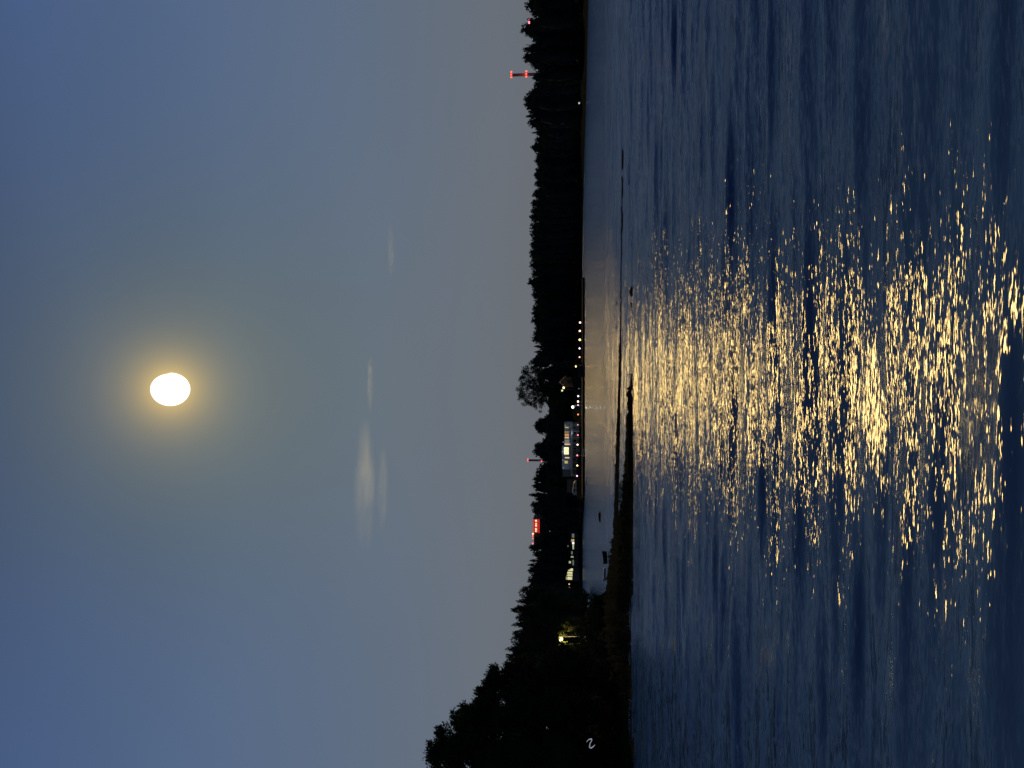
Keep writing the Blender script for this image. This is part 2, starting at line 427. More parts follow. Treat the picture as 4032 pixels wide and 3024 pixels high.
# skyline trees: (photo row, photo column of the top, width in photo pixels, form)
SKY = [(-30, 2075, 70, 'r'), (12, 2066, 44, 'r'), (38, 2088, 40, 'r'), (110, 2050, 46, 'r'), (136, 2086, 44, 'w'), (187, 2058, 24, 'o'), (222, 2058, 40, 'r'), (250, 2090, 34, 'r'),
       (300, 2096, 34, 'w'), (330, 2100, 34, 'r'), (358, 2082, 30, 'r'), (382, 2062, 38, 'r'), (410, 2064, 40, 'r'), (433, 2084, 24, 'r'), (451, 2070, 28, 'c'), (479, 2078, 38, 'r'),
       (500, 2108, 30, 'r'), (518, 2094, 22, 'c'), (548, 2106, 34, 'r'), (576, 2090, 42, 'w'), (611, 2111, 28, 'r'), (632, 2105, 34, 'r'), (666, 2107, 32, 'r'), (690, 2101, 34, 'r'),
       (720, 2105, 34, 'r'), (763, 2097, 44, 'r'), (797, 2090, 30, 'r'), (827, 2090, 34, 'r'), (851, 2085, 36, 'r'), (889, 2086, 36, 'r'), (914, 2086, 36, 'r'), (938, 2092, 34, 'r'), (966, 2087, 40, 'r'),
       (997, 2082, 44, 'w'), (1020, 2091, 30, 'r'), (1042, 2084, 36, 'r'), (1074, 2092, 30, 'r'), (1110, 2077, 42, 'r'), (1140, 2097, 36, 'r'), (1160, 2093, 30, 'r'), (1187, 2103, 34, 'r'), (1212, 2095, 30, 'r'),
       (1235, 2093, 34, 'r'), (1262, 2091, 34, 'r'), (1290, 2104, 34, 'r'), (1314, 2098, 30, 'r'), (1334, 2094, 30, 'r'), (1363, 2102, 30, 'c'), (1385, 2104, 34, 'c'), (1405, 2108, 40, 'r'),
       (1625, 2158, 50, 'r'), (1650, 2143, 40, 'r'), (1670, 2102, 46, 'r'), (1690, 2109, 36, 'r'), (1714, 2148, 36, 'r'), (1735, 2136, 40, 'r'), (1762, 2103, 36, 'r'), (1781, 2097, 34, 'r'), (1800, 2126, 40, 'w'),
       (1822, 2150, 34, 'r'), (1841, 2122, 34, 'r'), (1860, 2109, 34, 'r'), (1884, 2099, 40, 'r'), (1920, 2097, 44, 'r'), (1952, 2086, 20, 'o'), (1970, 2108, 36, 'r'), (1992, 2089, 30, 'r'), (2014, 2096, 36, 'r'),
       (2050, 2128, 50, 'r'), (2090, 2126, 50, 'w'), (2124, 2104, 24, 'r'), (2142, 2112, 30, 'r'), (2160, 2082, 24, 'r'), (2184, 2097, 26, 'r'), (2211, 2085, 30, 'c'), (2229, 2078, 30, 'c'), (2248, 2078, 28, 'r'), (2268, 2092, 30, 'r'), (2290, 2077, 36, 'r'), (2312, 2085, 44, 'r')]
MARKS = [(-200, "the photo's top edge"), (286, "the tall smokestack"), (530, "the pale shore lamp"), (900, "mid-wood"),
         (1250, "the pier lamps"), (1600, "the white street light"), (1815, "the distant smokestack"), (2060, "the red-lit works"), (2220, "the clubhouse")]
ORD = 'first second third fourth fifth sixth seventh eighth ninth tenth eleventh twelfth thirteenth fourteenth fifteenth sixteenth'.split()
FORM = {'r': 'round-topped', 'c': 'spiky-topped', 'o': 'slender', 'w': 'broad-topped'}
cnt = {}
for (y, xt, wd, kk) in SKY:
    mk = max(m_ for m_ in range(len(MARKS)) if MARKS[m_][0] <= y); cnt[mk] = cnt.get(mk, -1) + 1
    lab = f"{FORM[kk]} dark tree on the far skyline, {ORD[cnt[mk]]} one leftward from {MARKS[mk][1]}"
    D = shoreD(y) + random.uniform(48, 66)
    if 1440 < y < 1965: D = 296 + random.uniform(75, 110)
    tree(y, xt, wd * 1.5, kk, lab, "dark trees along the far skyline", D)
# the rest of the wood behind and between them
cnt = {}
for i, y in enumerate(np.arange(-60, 2330, 27)):
    y = float(y + random.uniform(-6, 6)); s_ = float(np.interp(y, [s[0] for s in SKY], [s[1] for s in SKY]))
    if 1420 < y < 1620: s_ = 2135 if y < 1560 else 2178
    D = shoreD(y) + random.uniform(18, 36)
    if 1440 < y < 1965: D = 296 + random.uniform(60, 72)
    if 2075 < y < 2345: D = shoreD(y) + random.uniform(30, 42)
    lowx = s_ + random.uniform(8, 30)
    mk = max(m_ for m_ in range(len(MARKS)) if MARKS[m_][0] <= y); cnt[mk] = cnt.get(mk, -1) + 1
    if 1430 < y < 1965: lowx = max(lowx, 2150)
    tree(y, lowx, random.uniform(62, 88), random.choice('rrwrw'), f"lower black tree under the far skyline, {ORD[cnt[mk]]} one leftward from {MARKS[mk][1]}", "lower trees massed under the skyline", D, base=.04)
# the big airy tree left of the pier lamps
def airy():
    r = np.random.default_rng(77); D = 350.0; zg = ground_at(1515, D)
    px = D / F
    rt = root("airy_tree", (XA(1512, D), D, zg), "tallest far-shore tree with an airy open crown beside the white street light", 'tree')
    def loc(x, y, dy=0): return (XA(y, D) - XA(1512, D), dy, ZA(x, D) - zg)
    b_ = B(); cl = []
    b_.path([(0, 0, -.3), loc(2230, 1510), loc(2170, 1508)], [.55, .45, .35], 8)
    ends = [(2088, 1440), (2070, 1462), (2060, 1488), (2058, 1512), (2055, 1535), (2056, 1556), (2074, 1575), (2100, 1585), (2120, 1592), (2105, 1560), (2096, 1530), (2090, 1500), (2105, 1475), (2120, 1450), (2130, 1575), (2140, 1545)]
    for (ex, ey) in ends:
        dy = r.uniform(-5, 5); sx = r.uniform(2150, 2190)
        e = loc(ex, ey, dy); s0 = loc(sx, 1508 + r.uniform(-4, 4)); mid = tuple((a + c) / 2 + r.normal() * .5 for a, c in zip(s0, e))
        b_.path([s0, mid, e], [.22, .14, .05], 6)
        for _ in range(11):
            q = tuple(v + r.normal() * 1.15 for v in e); cl.append(q); b_.path([mid, q], [.06, .02], 4)
        for _ in range(7): cl.append(tuple(v + r.normal() * 1.5 for v in mid))
    b_.build("trunk", M_bark, rt)
    for _ in range(110):
        cl.append(loc(r.uniform(2120, 2235), r.uniform(1440, 1590), r.uniform(-5, 5)))
    V, Fc = leaves(np.array(cl), 46, 1.05, .27, r, up=.2)
    link("crown", mesh("crown", V, Fc, M_leaf), rt)
airy()
tree(1425, 2090, 60, 'r', "dark tree hugging the right flank of the airy tree on the far shore", None, 352)
tree(1470, 2112, 80, 'r', "dense low tree below the right half of the airy crown", None, 358)
tree(1530, 2128, 80, 'w', "dense low tree below the left half of the airy crown", None, 362)
tree(1585, 2150, 60, 'r', "dark tree filling in behind the white street light", None, 366)

# middle-distance wood on the left
MID = [(2342, 2046, 70, 'r'), (2375, 2042, 60, 'w'), (2408, 2024, 62, 'r'), (2436, 2034, 60, 'r'), (2466, 2024, 64, 'r'), (2500, 2029, 60, 'w'), (2530, 2014, 66, 'r'), (2562, 2002, 74, 'r'), (2595, 2006, 74, 'w'), (2624, 1996, 66, 'r'), (2665, 1985, 80, 'r'), (2720, 1975, 100, 'w')]
MV = [crown_mesh("crown_mid", k, np.random.default_rng(300 + i), 110, 26, .028, M_leafmid) for i, k in enumerate(('round', 'wide', 'oval'))]
for i, (y, xt, wd, kk) in enumerate(MID):
    D = 185 + random.uniform(-12, 14)
    tree(y, xt, wd * 1.3, kk, f"tall dark tree of the middle wood, {ORD[i]} one leftward from the clubhouse", "tall trees of the middle wood", D, crown=MV[i % 3], base=.30, zg=.6)
for i, (y, xt) in enumerate([(2355, 2120), (2395, 2110), (2440, 2125), (2480, 2135), (2540, 2140), (2590, 2110), (2640, 2100), (2620, 2190), (2410, 2200), (2370, 2225)]):
    tree(y, xt, 95, 'w', f"lower black tree in the middle wood, {ORD[i]} of ten, beneath its taller neighbours", "lower trees of the middle wood", 168 + random.uniform(-6, 6), crown=MV[i % 3], base=.02, zg=.6)

# big near trees on the point
def near_tree(name, D, y0, lobes, label, seed, leafsize=.12, per=900, holes=()):
    r = np.random.default_rng(seed); o = P(HOR, y0, D); zg = .35
    rt = root(name, (o.x, D, zg), label, 'tree')
    px = D / F; V = []; F_ = []; n = 0
    tr = B(); tr.path([(0, 0, -.3), (.1, 0, 1.2), (-.05, .1, 2.6), (.05, 0, 4.0)], [.26, .22, .18, .13], 9)
    allc = []
    for (x, y, rp) in lobes:
        c = P(x, y, D) - o; c.z = ZA(x, D) - zg; rad = rp * px
        c.y = r.uniform(-.5, .5) * rad
        tr.path([(.02, 0, min(3.2, max(.4, c.z * .5))), tuple(c * .6 + Vector((0, 0, c.z * .12))), tuple(c)], [.09, .06, .02], 6)
        nc = int(30 + rad * 22)
        for _ in range(nc):
            d = r.normal(size=3); d /= np.linalg.norm(d); q = np.array(c) + d * rad * r.random() ** .35 * np.array([1, .9, .95])
            allc.append(q)
        for _ in range(int(10)):      # shoots that stick out of the outline
            d = r.normal(size=3); d[2] = abs(d[2]); d /= np.linalg.norm(d); tip = np.array(c) + d * rad * r.uniform(1.0, 1.22)
            for f in (0, .33, .66, 1): allc.append(np.array(c) + (tip - np.array(c)) * (.75 + .25 * f))
            tr.path([tuple(np.array(c) + d * rad * .4), tuple(tip)], [.02, .006], 4)
    allc = np.array(allc)
    for (hx, hy, hr) in holes:
        hc = P(hx, hy, D) - o; hz = ZA(hx, D) - zg
        k = ((allc[:, 0] - hc.x) ** 2 + (allc[:, 2] - hz) ** 2) > (hr * px) ** 2
        allc = allc[k]
    V, Fc = leaves(allc, int(per / 30), .33, leafsize, r, asp=.30, up=.55)
    for (hx, hy, hr) in holes:
        hc = P(hx, hy, D) - o; hz = ZA(hx, D) - zg
        ctr = V.reshape(-1, 4, 3).mean(1); k = ((ctr[:, 0] - hc.x) ** 2 + ((ctr[:, 2] - hz)) ** 2) > (hr * px * .8) ** 2
        V = V.reshape(-1, 4, 3)[k].reshape(-1, 3); Fc = np.arange(len(V)).reshape(-1, 4)
    # inner mass of the crown: twig and leaf litter too dense to see through
    b_ = B()
    for (x, y, rp) in lobes:
        if rp > 75:
            c = P(x, y, D) - o; c.z = ZA(x, D) - zg; b_.ball(tuple(c), rp * px * .62, 10)
    if b_.v:
        v2 = np.array(b_.v) + r.normal(size=(len(b_.v), 3)) * .12; q = np.array([f for f in b_.f if len(f) == 4])
        Fc = np.vstack([Fc, q + len(V)]); V = np.vstack([V, v2])
    tr.build("trunk", M_bark, rt)
    link("crown", mesh("crown", V, Fc, M_leafnear), rt)
near_tree("leafy_tree", 43, 2985, [(1760, 2950, 78), (1800, 3060, 95), (1860, 2900, 85), (1930, 2990, 130), (2060, 2930, 140), (2060, 3090, 150), (2200, 2960, 150), (2230, 3110, 150), (2320, 2990, 90)],
          "tallest near tree at the far left, its jagged leafy top against the sky", 401)
near_tree("leafy_tree", 44, 2800, [(1850, 2835, 62), (1905, 2790, 52), (1950, 2830, 90), (2060, 2800, 115), (2180, 2790, 130), (2290, 2800, 100)],
          "near tree on the point with a sloping crown, right of the tallest one", 402, holes=[(1961, 2719, 14)])
near_tree("leafy_tree", 46, 2690, [(1950, 2672, 38), (1925, 2720, 34), (2000, 2700, 50), (2060, 2670, 70), (2150, 2660, 95), (2250, 2640, 90), (2320, 2660, 70)],
          "smallest near tree on the point with a small sky hole in its top", 403, holes=[(1961, 2719, 13), (1938, 2705, 7), (1968, 2738, 6)])
for i, (y, x, rp, D) in enumerate([(2375, 2325, 42, 62), (2420, 2310, 50, 64), (2470, 2272, 60, 62), (2535, 2264, 66, 60), (2590, 2330, 62, 56), (2650, 2350, 55, 50), (2740, 2360, 55, 46), (2840, 2365, 55, 44), (2930, 2370, 50, 43), (3010, 2360, 60, 43)]):
    r = np.random.default_rng(500 + i); o = G(2440, y, .3); rt = root("shrub", (XA(y, D), D, .3),
        f"low dark shrub on the wooded point, {ORD[i]} one leftward from the bay", 'shrub', "shrubs along the point")
    px = D / F; cs = []; zc = ZA(x, D) - .3; st = B()
    for _ in range(26):
        d = r.normal(size=3); d /= np.linalg.norm(d); q = np.array([0, 0, zc * .55]) + d * np.array([rp * px, rp * px * .8, max(.35, zc * .5)]) * r.random() ** .4
        q[2] = max(q[2], .1); cs.append(q); st.path([(0, 0, -.1), tuple(q)], [.03, .01], 4)
    V, Fc = leaves(np.array(cs), 60, .42, .10, r, asp=.35, up=.5)
    st.build("stems", M_bark, rt); link("foliage", mesh("foliage", V, Fc, M_leafnear), rt)

# marsh grass on the spits: nobody could count it
def grass():
    r = np.random.default_rng(9); V = []; 
    def tuft(p, n, hh, sp):
        for _ in range(n):
            q = p + np.array([r.normal() * sp, r.normal() * sp, 0]); a = r.uniform(0, 6.28); wv_ = np.array([math.cos(a), math.sin(a), 0]) * .008
            t = q + np.array([r.normal() * .05, r.normal() * .05, hh * r.uniform(.5, 1.2)])
            V.extend([q - wv_, q + wv_, t + wv_ * .1, t - wv_ * .1])
    for _ in range(900):
        y = r.uniform(1900, 3024); x = r.uniform(2440 if y < 2400 else 2400, 2486); p = G(x, y, .25)
        tuft(np.array(p), 16, .16 if y < 2300 else .28, .12)
    for _ in range(260):
        y = r.uniform(1545, 1950); x = r.uniform(2480, 2488); p = G(x, y, .1); tuft(np.array(p), 10, .1, .08)
    V = np.array(V); Fc = np.arange(len(V)).reshape(-1, 4)
    tag(link("marsh_grass", mesh("marsh_grass", V, Fc, M_grass)), "dark marsh grass growing over the mud of the near point", 'grass', kind='stuff')
grass()

# rocks and small dark things standing out of the shallows
def rock(x0, x1, y0, y1, label, zoff=0):
    c = G(x1, (y0 + y1) / 2); D = c.y; px = D / F; r = np.random.default_rng(int(x0 + y0))
    b_ = B(); b_.ball((0, 0, 0), 1, 14); v = np.array(b_.v)
    v *= 1 + .18 * np.sin(v[:, [1, 2, 0]] * 3.1 + r.uniform(0, 6, 3)); v[:, 0] *= (y1 - y0) / 2 * px; v[:, 1] *= (y1 - y0) / 3 * px; v[:, 2] *= (x1 - x0) * px * .95
    o = link("rock", mesh("rock", v, [list(f) for f in b_.f], M_rock, True), None, (c.x, D, -.01))
    tag(o, label, 'rock', "rocks in the shallows")
rock(2476, 2487, 1126, 1172, "low dark rock in the water, farthest right of the rocks near the spit")
rock(2480, 2487, 1188, 1218, "small flat dark rock just left of the long low rock")
rock(2425, 2431, 1178, 1202, "tiny dark rock on the thin sandbar")
rock(2483, 2489, 1466, 1484, "dark knob of rock just off the tip of the mud spit")
rock(2466, 2489, 1518, 1538, "upright dark rock at the very tip of the mud spit")
rock(2352, 2364, 2012, 2058, "dark rock alone in the calm bay beyond the point")

def boat(name, c, L, Wd, Ht, rz, label, hull, extra=None):
    rt = root(name, c, label, 'boat', rotz=rz)
    n = 12; V = []
    for i in range(n + 1):
        t = i / n; wd = Wd / 2 * (math.sin(math.pi * min(1, .12 + .88 * (1 - t) ** .8)) ** .5 if t < 1 else 0.02) ; wd = Wd / 2 * (1 - t ** 2.6) * (.85 + .15 * math.sin(math.pi * t)) + .01
        x = -L / 2 + L * t; sh = Ht * (1 + .25 * t * t); kz = Ht * .25 * t ** 3
        V += [(x, -wd, sh), (x, -wd * .75, sh * .4 + kz), (x, 0, kz), (x, wd * .75, sh * .4 + kz), (x, wd, sh), (x, wd * .85, sh * .97), (x, wd * .6, sh * .45 + kz), (x, 0, kz + .06), (x, -wd * .6, sh * .45 + kz), (x, -wd * .85, sh * .97)]
    Fc = []
    for i in range(n):
        for j in range(10): Fc.append((i * 10 + j, i * 10 + (j + 1) % 10, (i + 1) * 10 + (j + 1) % 10, (i + 1) * 10 + j))
    Fc += [(4, 3, 2, 1, 0, 9, 8, 7, 6, 5)]
    link("hull", mesh("hull", V, Fc, hull, True), rt)
    for sx in (-.25, .1):
        B().box(sx * L - .12, sx * L + .12, -Wd * .4, Wd * .4, Ht * .7, Ht * .76).build("seat", M_wood, rt)
    return rt
# dark rowing boat with a mooring post, pale one behind, both on the bay side of the point
cb = G(2392, 2195, .05); bt = boat("rowing_boat", (cb.x, cb.y, .05), 1.0, .5, .36, R(4), "dark blocky rowing boat lying on the bay side of the wooded point", M_dark)
pst = G(2391, 2216, .1); B().tube((0, 0, -.5), (0, 0, .42), .013, .011).build("mooring_post", M_lit_metal, None, (pst.x, pst.y - .3, .1)); tag(bpy.data.objects["mooring_post"], "thin pale upright post beside the dark rowing boat", 'post')
cb = G(2386, 2262, .1); boat("canoe", (cb.x, cb.y, .08), 1.1, .35, .22, R(183), "narrow pale canoe pulled up left of the dark rowing boat", M_white)

# driftwood along the near edge of the point
def log(y0, y1, x, rad, m_, label, seed):
    r = np.random.default_rng(seed); c = G(x, (y0 + y1) / 2, .12); px = c.y / F; L = (y1 - y0) * px
    b_ = B(); k = 7; pts = [(-L / 2 + L * i / k, r.normal() * .03, r.normal() * .012) for i in range(k + 1)]
    b_.path(pts, [rad * (.5 + .5 * math.sin(math.pi * (i + .6) / (k + 1.2))) for i in range(k + 1)], 7)
    b_.tube(pts[3], (pts[3][0] + .12, -.05, .10), rad * .4, rad * .15, 5)
    tag(b_.build("driftwood_log", m_, None, (c.x, c.y, .10)), label, 'log', "driftwood along the point")
M_drift = mat("bleached_wood", (.66, .72, .70), scale=9, var=.2)
M_driftg = mat("mossy_wood", (.12, .17, .10), scale=9, var=.3)
log(2755, 2928, 2477, .055, M_drift, "long bleached driftwood log at the near waterline, farthest left", 1)
log(2560, 2618, 2477, .035, M_drift, "short bleached driftwood stick midway along the near waterline", 2)
log(2150, 2318, 2480, .05, M_driftg, "mossy green driftwood log at the right end of the near waterline", 3)
log(2330, 2480, 2479, .035, M_drift, "thin grey driftwood pole between the mossy log and the short stick", 4)
# pale S-shaped mark of unidentified nature, built as a faintly glowing strip
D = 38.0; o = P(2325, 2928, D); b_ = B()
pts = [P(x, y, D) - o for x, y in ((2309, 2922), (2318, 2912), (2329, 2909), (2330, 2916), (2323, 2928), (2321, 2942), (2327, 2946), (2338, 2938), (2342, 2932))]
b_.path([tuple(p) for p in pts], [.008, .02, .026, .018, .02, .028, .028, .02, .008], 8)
tag(b_.build("glowing_strip", emis("strip_glow", (.78, .88, 1.0), .36, .4, 6.0), None, o, True), "small pale glowing S-shaped strip hanging before the black bushes at far left", 'rope light')

# ------------------------------------------------------------------ lamps of the far shore
def lampmat(rgb, st): return emis("lamp_glass", rgb, st)
def quay_lamp(y, x, rgb, st, rad, label, D=292.0, zb=1.05):
    p = P(x, y, D); rt = root("quay_lamp", (p.x, D, zb), label, 'lamp', "small coloured lamps along the quay")
    h = p.z - zb
    B().lathe((0, 0, 0), [(.16, 0), (.16, .06), (.05, .1), (.045, h - rad * .9)], 8).build("post", M_metal, rt)
    B().ball((0, 0, h), rad, 12).build("lantern", lampmat(rgb, st), rt, smooth=True)
    B().lathe((0, 0, h + rad * .9), [(rad * .7, 0), (rad * .5, .06), (.03, .12)], 8).build("cap", M_metal, rt)
QL = [(1270, 2284, (1, .62, .58), 5, .34, "pinkish white lamp at the open-water end of the pier"), (1303, 2283, (1, .55, .30), 5, .34, "orange-white lamp, second from the pier's open-water end"),
      (1338, 2283, (1, .80, .22), 8, .38, "brightest yellow lamp on the pier"), (1372, 2282, (.85, .70, .95), 5, .30, "lilac-white lamp just left of the yellow pier lamp"),
      (1406, 2282, (1, .42, .28), 3, .28, "dull orange lamp, last on the pier before the quay wall"), (1530, 2279, (.4, .45, .4), .35, .22, "faint grey-green lamp on the quay below the airy tree"),
      (1560, 2277, (1, .75, .85), 4, .30, "pink-white lamp on the quay right of the close pair"), (1581, 2276, (1, .72, .50), 6, .34, "bright cream lamp, right one of the close pair"),
      (1595, 2276, (.8, .5, .85), 2.2, .26, "lilac lamp, left one of the close pair"), (1632, 2276, (1, .25, .12), 2.4, .28, "orange-red lamp below the street light on the quay"),
      (1673, 2275, (.9, .35, .38), 1.3, .26, "dim pink lamp below the right end of the blue house"), (1713, 2275, (1, .22, .28), 2.6, .28, "pinkish red lamp below the orange windows"),
      (1751, 2274, (1, .75, .50), 4.5, .30, "cream lamp below the bright slit of the blue house"), (1793, 2273, (1, .20, .22), 3.4, .28, "red lamp below the left side of the bright yellow window"),
      (1833, 2273, (1, .70, .30), 4, .30, "amber lamp below the left end of the blue house"), (1874, 2272, (1, .42, .65), 3.5, .28, "pink lamp standing alone at the left end of the quay row")]
for q in QL: quay_lamp(*q)
def street_lamp(y, x, D, rgb, st, rad, watt, label, side=-1, zb=None, polemat=None, name="street_lamp"):
    p = P(x, y, D); zb = ground_at(y, D) if zb is None else zb; h = p.z - zb
    rt = root(name, (p.x - side * .55, D, zb), label, 'lamp')
    B().lathe((0, 0, 0), [(.16, -.2), (.15, .3), (.09, .4), (.055, h + .25)], 8).build("pole", polemat or M_metal, rt)
    B().path([(0, 0, h + .15), (side * .3, 0, h + .35), (side * .55, 0, h + rad + .02)], [.045, .04, .04], 6).build("arm", polemat or M_metal, rt)
    B().lathe((side * .55, 0, h + rad * .6), [(rad * 1.15, 0), (rad * .8, .1), (.05, .16)], 10).build("hood", polemat or M_metal, rt)
    B().ball((side * .55, 0, h), rad, 12).build("lantern", lampmat(rgb, st), rt, smooth=True)
    ld = bpy.data.lights.new("lamp_light", 'POINT'); ld.energy = watt; ld.color = rgb; ld.shadow_soft_size = rad
    lo = bpy.data.objects.new("lamp_light", ld); COL.objects.link(lo); lo.parent = rt; lo.location = (side * .55, -rad - .25, h - .1)
street_lamp(1603, 2255, 306, (.95, 1, .85), 60, .55, 260, "bright white street light on the quay, right of the blue house", zb=2.0)
street_lamp(2516, 2208, 150, (1, .80, .30), 14, .42, 2000, "bright yellow street lamp shining through the leaves of the middle wood", zb=.8, polemat=M_lit_metal)
street_lamp(1527, 2219, 338, (1, .62, .25), 9, .45, 25, "warm orange lamp at the left corner of the small dark house", zb=3.4)
street_lamp(1538, 2213, 340, (.62, .80, .35), 1.3, .45, 6, "pale green lamp just left of the orange one", zb=3.4)
street_lamp(1443, 2267, 303, (1, .85, .25), 6, .30, 25, "small yellow lamp above the corner of the quay wall", zb=1.6)
street_lamp(406, 2280, 262, (.55, .70, .66), .9, .30, 6, "lone pale lamp low on the right-hand shore", zb=.6)

# lit foliage and a trunk around the yellow lamp
for i, (y, x, rp, n, label) in enumerate([(2556, 2252, 30, 420, "leafy bough lit yellow-green below the left side of the yellow lamp"), (2468, 2235, 24, 110, "arching sapling lit yellow to the right of the yellow lamp"), (2585, 2255, 16, 60, "hanging twigs lit dull yellow, farthest left under the yellow lamp"),
        (2530, 2222, 15, 260, "leaves glaring yellow just below the yellow lamp"), (2492, 2212, 14, 130, "sprig lit yellow-green just right of the yellow lamp")]):
    r = np.random.default_rng(700 + i); D = 150.8; o = P(x + rp, y, D); px = D / F
    D -= .3 * i; zg = .8; rt = root("sapling", (o.x, D, zg), label, 'sapling'); hz = ZA(x, D) - zg
    cs = [np.array([r.normal() * rp * px * .45, r.normal() * .3, hz + r.normal() * rp * px * .55]) for _ in range(16)]
    st = B(); st.path([(0, 0, 0), (.1, 0, hz * .6), (0, 0, hz)], [.05, .035, .015], 6)
    for c in cs: st.path([(0.05, 0, hz * .7), tuple(c)], [.02, .008], 4)
    st.build("stems", M_bark, rt); V, Fc = leaves(np.array(cs), n // 10, .35, .13, r, asp=.4); link("foliage", mesh("foliage", V, Fc, leafmat("lit_leaves", (.19, .22, .05))), rt)  # lamp glow also put into the leaf colour, brighter than the other leaves

# ------------------------------------------------------------------ pier and quay
D0 = 288.0
q = root("quay_wall", (XA(1700, D0), D0, 0), "long low dark stone quay wall along the far waterline", 'wall')
xa, xb = XA(1962, D0) - q.location.x, XA(1442, D0) - q.location.x
B().box(xa, xb, .6, 9, -1.5, .85).build("wall", M_quay, q); B().box(xa - .1, xb + .1, .45, 9.1, .853, 1.05).build("coping", M_quay, q)
for i in range(14): B().box(xa + 3 + i * 3.5, xa + 3.25 + i * 3.5, .3, .597, -1.5, 1.0).build("fender", M_wood, q)
pr = root("pier", (XA(1265, D0), D0, 0), "low dark wooden pier reaching into the lake from the quay", 'pier')
xa, xb = XA(1440, D0) - pr.location.x, XA(1092, D0) - pr.location.x
B().box(xa, xb, 1.0, 6.0, .80, 1.04).build("deck", M_wood, pr); B().box(xa, xb, .9, .997, .05, .9).build("skirt", M_quay, pr)
for i in range(12):
    px_ = xa + 1 + i * (xb - xa - 2) / 11
    B().tube((px_, .7, -2), (px_, .7, 1.25), .14, .13).build("pile", M_wood, pr)
blk = root("dock_house", (XA(1462, D0), D0 + 2, 1.05), "small dark flat-roofed hut at the corner where pier meets quay", 'hut')
B().box(-2.2, 2.2, 0, 4, 0, 1.5).build("wall", M_wood, blk); B().box(-2.4, 2.4, -.2, 4.2, 1.503, 1.65).build("roof", M_roof, blk); B().box(-.4, .4, -.04, -.003, 0, 1.3).build("door", M_roof, blk)
sp = boat("moored_boat", (XA(1782, 284), 284, .0), 2.8, 1.0, .75, R(2), "small pale boat moored against the quay under the blue house", M_white)

# ------------------------------------------------------------------ the blue house
DH = 325.0
PX = DH / F
def HX(y): return XA(y, DH) - XA(1765, DH)
def HZ(x): return ZA(x, DH) - ZBH
ZBH = ZA(2271, DH)
hs = root("waterfront_house", (XA(1765, DH), DH, ZBH), "two-storey blue-grey house with lit upper windows and a long balcony on the far shore", 'house')
B().box(HX(1795), HX(1664), 0, 9, HZ(2255), HZ(2222)).build("upper_wall", M_blue, hs)
B().box(HX(1849), HX(1795) - .01, 0, 9, HZ(2255), HZ(2214)).build("left_wing_wall", M_blue, hs)
B().box(HX(1795) + .02, HX(1756), -1.2, -.01, HZ(2246), HZ(2213)).build("bay_wall", M_blue, hs)
B().box(HX(1850), HX(1666), .4, 9, -1.5, HZ(2255) - .01).build("lower_wall", M_slate, hs)
B().box(HX(1878), HX(1849) - .01, .8, 8, -1.5, HZ(2216)).build("end_wall", M_slate, hs)
B().box(HX(1796), HX(1662), -.6, 9.4, HZ(2222) + .003, HZ(2220)).build("roof", M_roof, hs)
B().box(HX(1880), HX(1796) - .01, -.4, 9.4, HZ(2214) + .003, HZ(2212)).build("roof", M_roof, hs)
B().box(HX(1797), HX(1754), -1.5, -.605, HZ(2213) + .003, HZ(2211)).build("roof", M_roof, hs)
bal = B().box(HX(1872), HX(1668), -2.6, -.01, HZ(2252.5), HZ(2250)).build("balcony", M_trim, hs)
for i in range(9):
    x_ = HX(1868) + i * (HX(1672) - HX(1868)) / 8
    B().box(x_ - .07, x_ + .07, -2.5, -2.36, -1.5, HZ(2252.5) - .003).build("post", M_trim, hs)
rl = B().box(HX(1872), HX(1668), -2.58, -2.52, HZ(2242.3), HZ(2241.6))
for i in range(60):
    x_ = HX(1871) + i * (HX(1669) - HX(1871)) / 59; rl.box(x_ - .02, x_ + .02, -2.57, -2.53, HZ(2250) + .003, HZ(2242.3) - .003)
rl.build("railing", M_metal, hs)
E_or = emis("window_orange", (1, .48, .10), .62, .3, .8); E_ye = emis("window_yellow", (1, .80, .16), .55, .3, .8)
E_br = emis("window_bright", (1, .88, .36), 2.0, .3, 1.2); E_cr = emis("window_cream", (1, .70, .38), .80, .2, .8); E_gr = emis("lit_wall_glow", (.55, .48, .40), .34, .25, .6)  # the grey pane is lit wall, its light put in as glow
def window(parent, x0, x1, y0, y1, glass, yf=-.02, mull=0, frame=M_trim, D=None, name="window"):
    """photo columns x0..x1 (up..down), rows y0..y1 (right..left)"""
    X0, X1, Z0, Z1 = HX(y1), HX(y0), HZ(x1), HZ(x0)
    fr = B(); t = .09
    fr.box(X0 - t, X0, yf - .08, yf, Z0 - t, Z1 + t); fr.box(X1, X1 + t, yf - .08, yf, Z0 - t, Z1 + t)
    fr.box(X0, X1, yf - .08, yf, Z0 - t, Z0); fr.box(X0, X1, yf - .08, yf, Z1, Z1 + t)
    for k in range(mull):
        xm = X0 + (X1 - X0) * (k + 1) / (mull + 1); fr.box(xm - .04, xm + .04, yf - .07, yf - .01, Z0, Z1)
    f = fr.build(name, frame, parent); B().box(X0 + .003, X1 - .003, yf - .04, yf - .002, Z0 + .003, Z1 - .003).build("pane", glass, f)
    return f
for a in [(2225, 2239, 1681, 1686, E_ye), (2224, 2240, 1700, 1703, E_or), (2224, 2240, 1708, 1718, E_or, 1), (2224, 2240, 1721, 1726, E_cr), (2223, 2242, 1731, 1745, E_gr, 1), (2223, 2245, 1747, 1752, E_cr)]:
    window(hs, a[0], a[1], a[2], a[3], a[4], mull=a[5] if len(a) > 5 else 0)
wbig = window(hs, 2221, 2239, 1761, 1788, E_br, yf=-1.22, mull=3)
window(hs, 2224, 2243, 1800, 1805, E_cr); window(hs, 2223, 2236, 1815, 1825, E_ye)
